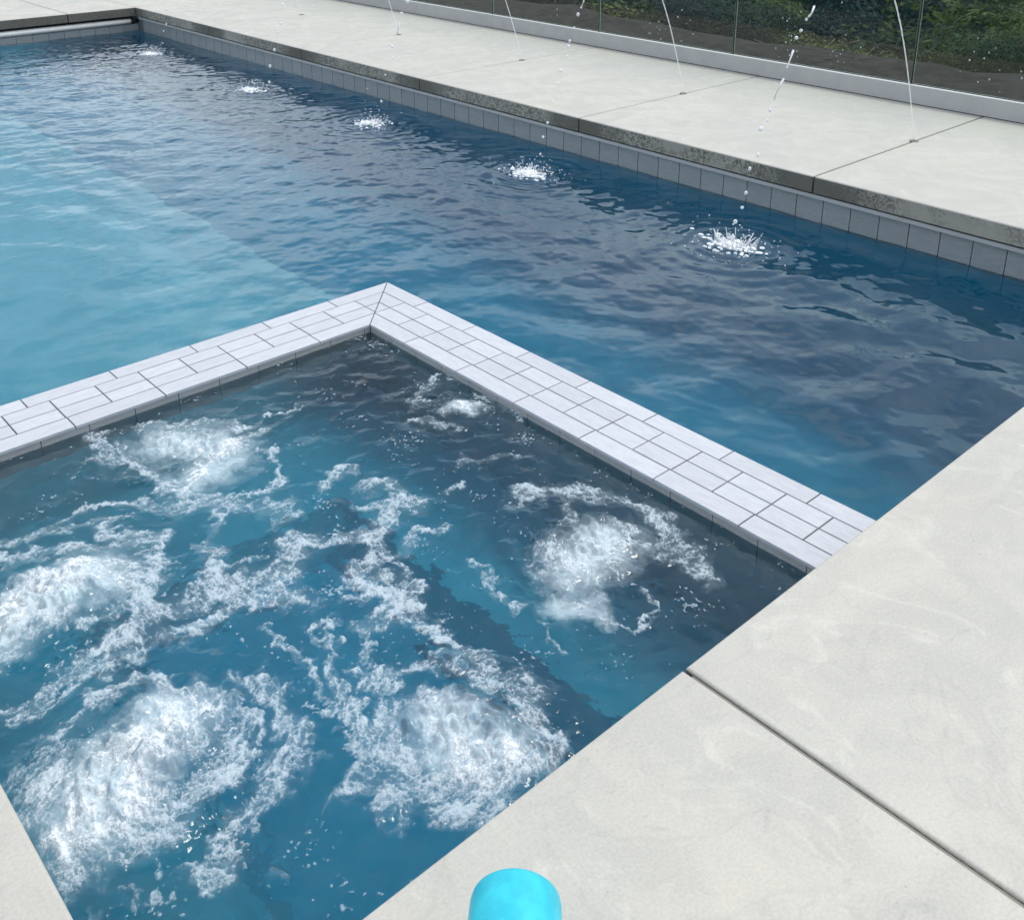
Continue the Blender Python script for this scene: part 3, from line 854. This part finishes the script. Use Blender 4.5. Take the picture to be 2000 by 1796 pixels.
# ------------------------------------------------------------------ deck jets: nozzles, arching streams, splashes
NOZ_WHERE = ["nearest the right edge of the picture", "second from the right edge of the picture", "third from the right, middle of the row",
             "fourth from the right along the deck", "farthest away, near the pool's far corner"]
def xz(k, xl, x):
    return k * (5.72 - x) * (x - xl)
for i, (jy, k, xl, yl) in enumerate(JETS):
    nz = empty("deck_nozzle", (5.72, jy, 0), label="small bronze deck jet nozzle, " + NOZ_WHERE[i], category="nozzle", group="deck jet nozzles")
    m = MB(); m.lathe([(.0, .0020), (.006, .0020), (.0075, .0042), (.020, .0046), (.0255, .0034), (.027, .0004), (.027, -.012)], 28, (5.72, jy, 0)); m.build("ring", M['brass'], nz, True)
    m = MB(); m.lathe([(.0, .0028), (.0055, .0028)], 16, (5.72, jy, 0)); m.build("bore", M['gasket'], nz)
    st = empty("water_jet", (5.72, jy, .005), label="arching water jet from the nozzle " + NOZ_WHERE[i], category="water jet", group="arching water jets")
    rr = np.random.default_rng(100 + i)
    P0 = lambda x: (x, jy + (yl - jy) * (5.72 - x) / (5.72 - xl), max(xz(k, xl, x), -.25) if x > xl else xz(k, xl, x))
    xa = (5.72 + xl) / 2
    # the rising half and the crest hold together
    xs = np.linspace(5.716, xa - .10, 130)
    tt = np.linspace(0, 1, 130)
    rad = .0026 + .0026 * tt + .0012 * tt * np.sin(np.arange(130) * 1.9) + .0008 * tt * rr.standard_normal(130)
    pts = [np.array(P0(x)) + rr.standard_normal(3) * .0012 * t_ for x, t_ in zip(xs, tt)]
    m = MB(); m.tube(pts, np.clip(rad, .0016, .01), 8); m.build("stream", M['spray'], st, True)
    # the falling half breaks into strings and drops
    x = xa - .11
    xe = xl - .10
    while x > xe:
        f = (xa - x) / (xa - xe)
        p = np.array(P0(x)) + rr.standard_normal(3) * (.003 + .006 * f)
        if p[2] < -.22:
            break
        if f < .72 and rr.random() < .45 - .25 * f:
            x2 = x - rr.uniform(.03, .06)
            q = np.array(P0(x2)) + rr.standard_normal(3) * .004
            mid = (p + q) / 2 + rr.standard_normal(3) * .003
            m = MB(); m.tube([p, mid, q], [.0056, .0032, .0050], 8)
            m.ball(p, .0060, n=8, m=6); m.ball(q, .0056, n=8, m=6)
            m.build("water_string", M['spray'], st, True)
            x = x2 - rr.uniform(.012, .03)
        else:
            m = MB(); r_ = rr.uniform(.006, .0115); m.ball(p, r_, (1, 1, rr.uniform(.85, 1.3)), 10, 7); m.build("droplet", M['spray'], st, True)
            x -= rr.uniform(.014, .034) * (1 + .6 * f)
SPL = ["closest to the right-hand tiles, the tallest crown", "second from the right", "in the middle of the row", "second from the far corner, low and wide", "farthest away by the pool corner"]
for i, (sx, sy) in enumerate(SPLASH):
    rr = np.random.default_rng(200 + i)
    sp = empty("water_splash", (sx, sy, POOL_Z), label="white splash in the pool, " + SPL[i], category="splash", group="splashes along the pool")
    big = (1.15, 1.0, .95, .9, .9)[i]
    # a ragged crown of thin fingers round the impact
    m = MB()
    for j in range(80):
        a = rr.uniform(0, 2 * math.pi); r0 = rr.uniform(.01, .075) * big
        hgt = min(rr.gamma(1.6, .016), .042) * big * (1.25, .8, .7, .5, .6)[i]
        lean = rr.uniform(.1, .9)
        b0 = np.array([sx + r0 * math.cos(a), sy + r0 * math.sin(a) * 1.3, POOL_Z - .004])
        tip = b0 + np.array([math.cos(a) * hgt * lean, math.sin(a) * hgt * lean, hgt])
        mid = b0 * .5 + tip * .5 + rr.standard_normal(3) * .004
        w = rr.uniform(.0016, .0042) * big
        m.tube([b0, mid, tip], [w * 1.6, w * .8, w * .35], 6)
        if rr.random() < .4:
            m.ball(tip + np.array([0, 0, .005]), rr.uniform(.0015, .0035), n=6, m=4)
    m.build("splash_crown", M['spray'], sp, True, kind="stuff")
    # low boiling mounds of white water, drawn out along the row
    m = MB()
    for j in range(240):
        a = rr.uniform(0, 2 * math.pi); r0 = abs(rr.standard_normal()) * .048 * big
        c = (sx - .02 + r0 * math.cos(a) * 1.0, sy + .01 + r0 * math.sin(a) * 1.5, POOL_Z + rr.uniform(-.002, .010) * math.exp(-r0 / .05))
        m.ball(c, min(rr.gamma(2.2, .0030), .010) * big + .002, (1, rr.uniform(.9, 1.6), rr.uniform(.35, .8)), 8, 5)
    m.build("white_water", M['spray'], sp, True, kind="stuff")
    m = MB()
    for j in range(150):
        a = rr.uniform(0, 2 * math.pi); r0 = (.03 + rr.gamma(1.6, .055)) * big
        z = POOL_Z + (rr.gamma(1.5, .022) if r0 < .14 else .002)
        m.ball((sx + r0 * math.cos(a), sy + r0 * math.sin(a) * 1.3, z), rr.uniform(.0016, .0048), (1, 1, .8), 6, 4)
    m.build("spray_drops", M['spray'], sp, True, kind="stuff")

# ------------------------------------------------------------------ frameless glass fence on a base channel
XF = 6.60
fence = empty("glass_fence", (XF + .04, 6., 0), label="frameless glass fence on a grey metal base channel along the far deck", category="fence")
m = MB()
m.box(XF, XF + .029, -4, 18, .006, .122); m.box(XF + .053, XF + .085, -4, 18, .006, .122); m.box(XF + .029, XF + .053, -4, 18, .006, .040)
m.build("base_channel", M['alu'], fence)
m = MB(); m.box(XF + .0005, XF + .029, -4, 18, .1222, .1262); m.build("channel_highlight", M['white_tube'], fence)  # white strip paints a highlight along the channel's top edge
m = MB(); m.box(XF + .006, XF + .08, -4, 18, .0, .0058); m.build("base_strip", M['gasket'], fence)  # thin black strip under the channel
gj = [-3.7, -2.3, -.9, .50, 1.92, 3.338, 4.796, 6.204, 7.586, 9.0, 10.42, 11.84, 13.26, 14.7, 16.1, 17.6]
for a, b in zip(gj, gj[1:]):
    m = MB()
    m.box(XF + .0345, XF + .0465, a + .0075, b - .0075, .050, 1.20)
    s_ = MB(); s_.box(XF + .036, XF + .045, b - .0032, b + .0032, .05, 1.2); s_.build("panel_gap_dark", M['gasket'], fence)  # black strip painted in for the darkness of the open panel gap
    o = m.build("glass_panel", [M['glass'], M['glass_edge']], fence)
    for p_ in o.data.polygons:
        if abs(p_.normal.y) > .5 or abs(p_.normal.z) > .5:
            p_.material_index = 1
m = MB(); m.box(XF + .0295, XF + .0335, -4, 18, .04, .128); m.box(XF + .0475, XF + .0525, -4, 18, .04, .128); m.build("gasket", M['gasket'], fence)
# dried splashes on the panes
rr = np.random.default_rng(5)
m = MB()
for j in range(120):
    cyy = rr.choice([2.55, 2.85, 3.9, 5.3, 5.6, 6.7, 4.3, 2.2]) + rr.standard_normal() * .07
    z = .14 + rr.gamma(1.6, .09)
    r_ = rr.uniform(.0015, .006)
    n_ = 7
    V = [(XF + .0342, cyy + r_ * math.cos(2 * math.pi * q / n_), z + r_ * rr.uniform(.7, 1.8) * math.sin(2 * math.pi * q / n_)) for q in range(n_)]
    m.add(V, [tuple(reversed(range(n_)))])
m.build("water_spots", M['smear'], fence, kind="stuff")

# ------------------------------------------------------------------ ground falling away beyond the fence
xs = np.concatenate([np.array([-60, -12, -6.2, 6.2, 6.96, 7.2, 7.6, 8.0]), np.linspace(8.2, 40, 60), np.array([60, 120, 400, 1200.])])
ys = np.concatenate([np.array([-1200., -300, -60, -12]), np.linspace(-6, 40, 80), np.array([60, 120, 400, 1200.])])
X, Y = np.meshgrid(xs, ys, indexing='ij')
eg = 8.55 + .12 * np.sin(Y * .9) + .06 * np.sin(Y * 2.3)
Z = np.where(X < 6.5, -2.6, np.where(X < eg, -.06, -.06 - .62 * (X - eg)))
Z = np.maximum(Z, -9.0) + np.where(X > 7, .03 * np.sin(X * 3.1 + Y * 1.7) + .02 * np.sin(X * 7.3 - Y * 5.1), 0)
idx = np.arange(X.size).reshape(X.shape)
Q = np.stack([idx[:-1, :-1], idx[1:, :-1], idx[1:, 1:], idx[:-1, 1:]], -1).reshape(-1, 4)
me = fast_mesh("ground", np.stack([X, Y, Z], -1).reshape(-1, 3), Q, [M['soil']])
link(bpy.data.objects.new("ground", me), None, kind="structure")

# wooded rise along the horizon, out of view, added to darken far pool reflections
na, nr_ = 160, 10
AZ = np.radians(np.linspace(-75, 135, na))
prof_h = 17 + 5 * np.sin(AZ * 5.3) + 3 * np.sin(AZ * 11.7 + 1) + 1.2 * np.sin(AZ * 37)
rad_ = np.linspace(120, 420, nr_)
RR, AA = np.meshgrid(rad_, AZ, indexing='ij')
ZZ = -9.5 + (prof_h[None] + 9.5) * np.sin(np.clip((RR - 120) / 160, 0, 1) * math.pi / 2) * (1 + .04 * rng.standard_normal(RR.shape))
idx = np.arange(RR.size).reshape(RR.shape)
Q = np.stack([idx[:-1, :-1], idx[1:, :-1], idx[1:, 1:], idx[:-1, 1:]], -1).reshape(-1, 4)
me = fast_mesh("reflection_hills", np.stack([RR * np.sin(AA), RR * np.cos(AA), ZZ], -1).reshape(-1, 3), Q, [M['woods']])
link(bpy.data.objects.new("reflection_hills", me), None, kind="structure")

# shrubs and small trees on the bank
def crown_mesh(seed, n, leaf, mat):
    r = np.random.default_rng(seed)
    lobes = r.standard_normal((16, 3)); lobes /= np.linalg.norm(lobes, axis=1)[:, None]
    lobes = lobes * r.uniform(.45, .75, (16, 1)); lr = r.uniform(.28, .48, 16)
    li = r.integers(0, 16, n)
    d = r.standard_normal((n, 3)); d /= np.linalg.norm(d, axis=1)[:, None]
    c = lobes[li] + d * (lr[li] * r.uniform(.55, 1.05, n) ** .5)[:, None]
    nrm = d + .35 * r.standard_normal((n, 3)); nrm /= np.linalg.norm(nrm, axis=1)[:, None]
    a = np.cross(nrm, r.standard_normal((n, 3))); a /= np.linalg.norm(a, axis=1)[:, None] + 1e-9
    b = np.cross(nrm, a)
    s = leaf * r.uniform(.6, 1.3, n)[:, None]
    V = np.stack([c - a * s, c + b * s * .45, c + a * s, c - b * s * .45], 1).reshape(-1, 3)
    me = fast_mesh("crown", V, np.arange(n * 4).reshape(n, 4), [mat])
    return me
CR = [crown_mesh(1, 17000, .030, M['leaf_dark']), crown_mesh(2, 17000, .028, M['leaf_mid']), crown_mesh(3, 17000, .028, M['leaf_blue'])]
tk_ = MB(); tk_.tube([(0, 0, 0), (.02, .01, .35), (-.01, .03, .7), (.02, 0, 1.0)], [.05, .04, .03, .016], 8)
for q in range(6):
    a = q * 1.05
    tk_.tube([(0, .01, .45 + .06 * q), (.25 * math.cos(a), .25 * math.sin(a), .7 + .05 * q), (.5 * math.cos(a), .5 * math.sin(a), .95 + .04 * q)], [.02, .014, .006], 6)
trunk_src = tk_.build("trunk", M['bark'], None, True)
KIND = [("dark green", "shrub"), ("yellowish green", "shrub"), ("blue-green", "tree")]
spots = []
rr = np.random.default_rng(77)
for row, (dist, count, size) in enumerate(((10.9, 10, 1.15), (13.2, 10, 1.7), (16.6, 9, 2.5))):
    for q in range(count):
        az = R(28 + (78 - 28) * (q + .5 + rr.uniform(-.3, .3)) / count)
        spots.append((dist + rr.uniform(-.4, .4), az, size * rr.uniform(.8, 1.15), int(rr.integers(0, 3)), row))
ORD = ["first", "second", "third", "fourth", "fifth", "sixth", "seventh", "eighth", "ninth", "tenth"]
ROWN = ["front row", "middle row", "back row"]
cnt = [0, 0, 0]
first_tree = True
for (dist, az, size, kd, row) in spots:
    x, y = dist * math.sin(az), dist * math.cos(az)
    if x < 9.3:
        x = 9.3 + rr.uniform(0, .8)
    gz = max(-.06 - .62 * (x - 8.55), -9)
    top = (.0, .25, .5)[row] + rr.uniform(-.25, .2)
    half = size * .75
    cz = top - half * .95
    label = "%s leafy %s behind the glass fence, %s from the left in the %s" % (KIND[kd][0], KIND[kd][1], ORD[cnt[row]], ROWN[row])
    cnt[row] += 1
    t_ = empty("shrub" if kd < 2 else "tree", (x, y, gz), label=label, category=KIND[kd][1], group="shrubs and trees on the bank")
    cr_ = link(bpy.data.objects.new("crown", CR[kd]), t_)
    cr_.location = (0, 0, cz - gz); cr_.scale = (size, size, half * 1.05); cr_.rotation_euler = (0, 0, rr.uniform(0, 6.28))
    tr_ = trunk_src if first_tree else link(trunk_src.copy())
    first_tree = False
    tr_.parent = t_; tr_.location = (0, 0, -.1); hh = max(cz - gz + .1, .4); tr_.scale = (max(size, .8), max(size, .8), hh)

# ------------------------------------------------------------------ cyan plastic bucket on the near deck
bk = empty("plastic_bucket", (0, 0, 0), label="bright cyan plastic bucket lying on its side on the near deck", category="bucket")
L_ = .20
prof = [(.0735, .0), (.0790, .0), (.0790, .012), (.0765, .015), (.0760, .03), (.0735, .10), (.0705, L_ - .012), (.0690, L_ - .005), (.0650, L_ - .0012), (.058, L_), (.048, L_ - .001), (.045, L_ - .004), (.0, L_ - .004)]
m = MB(); m.lathe(prof, 72); m.lathe([(.0735, .0), (.0730, .03), (.0680, L_ - .012), (.0, L_ - .010)], 72); m.build("body", M['cyan'], bk, True)
m = MB(); m.lathe([(.0788, .0005), (.0835, .001), (.0850, .006), (.0835, .011), (.0762, .0150)], 72); m.build("rim", M['cyan'], bk, True)
yw = R(45.0)
bx, by = .787, .858                                    # where the closed end reaches
bk.location = (bx - L_ * math.cos(yw), by - L_ * math.sin(yw), .0855)
bk.rotation_euler = (0, R(92.6), yw)
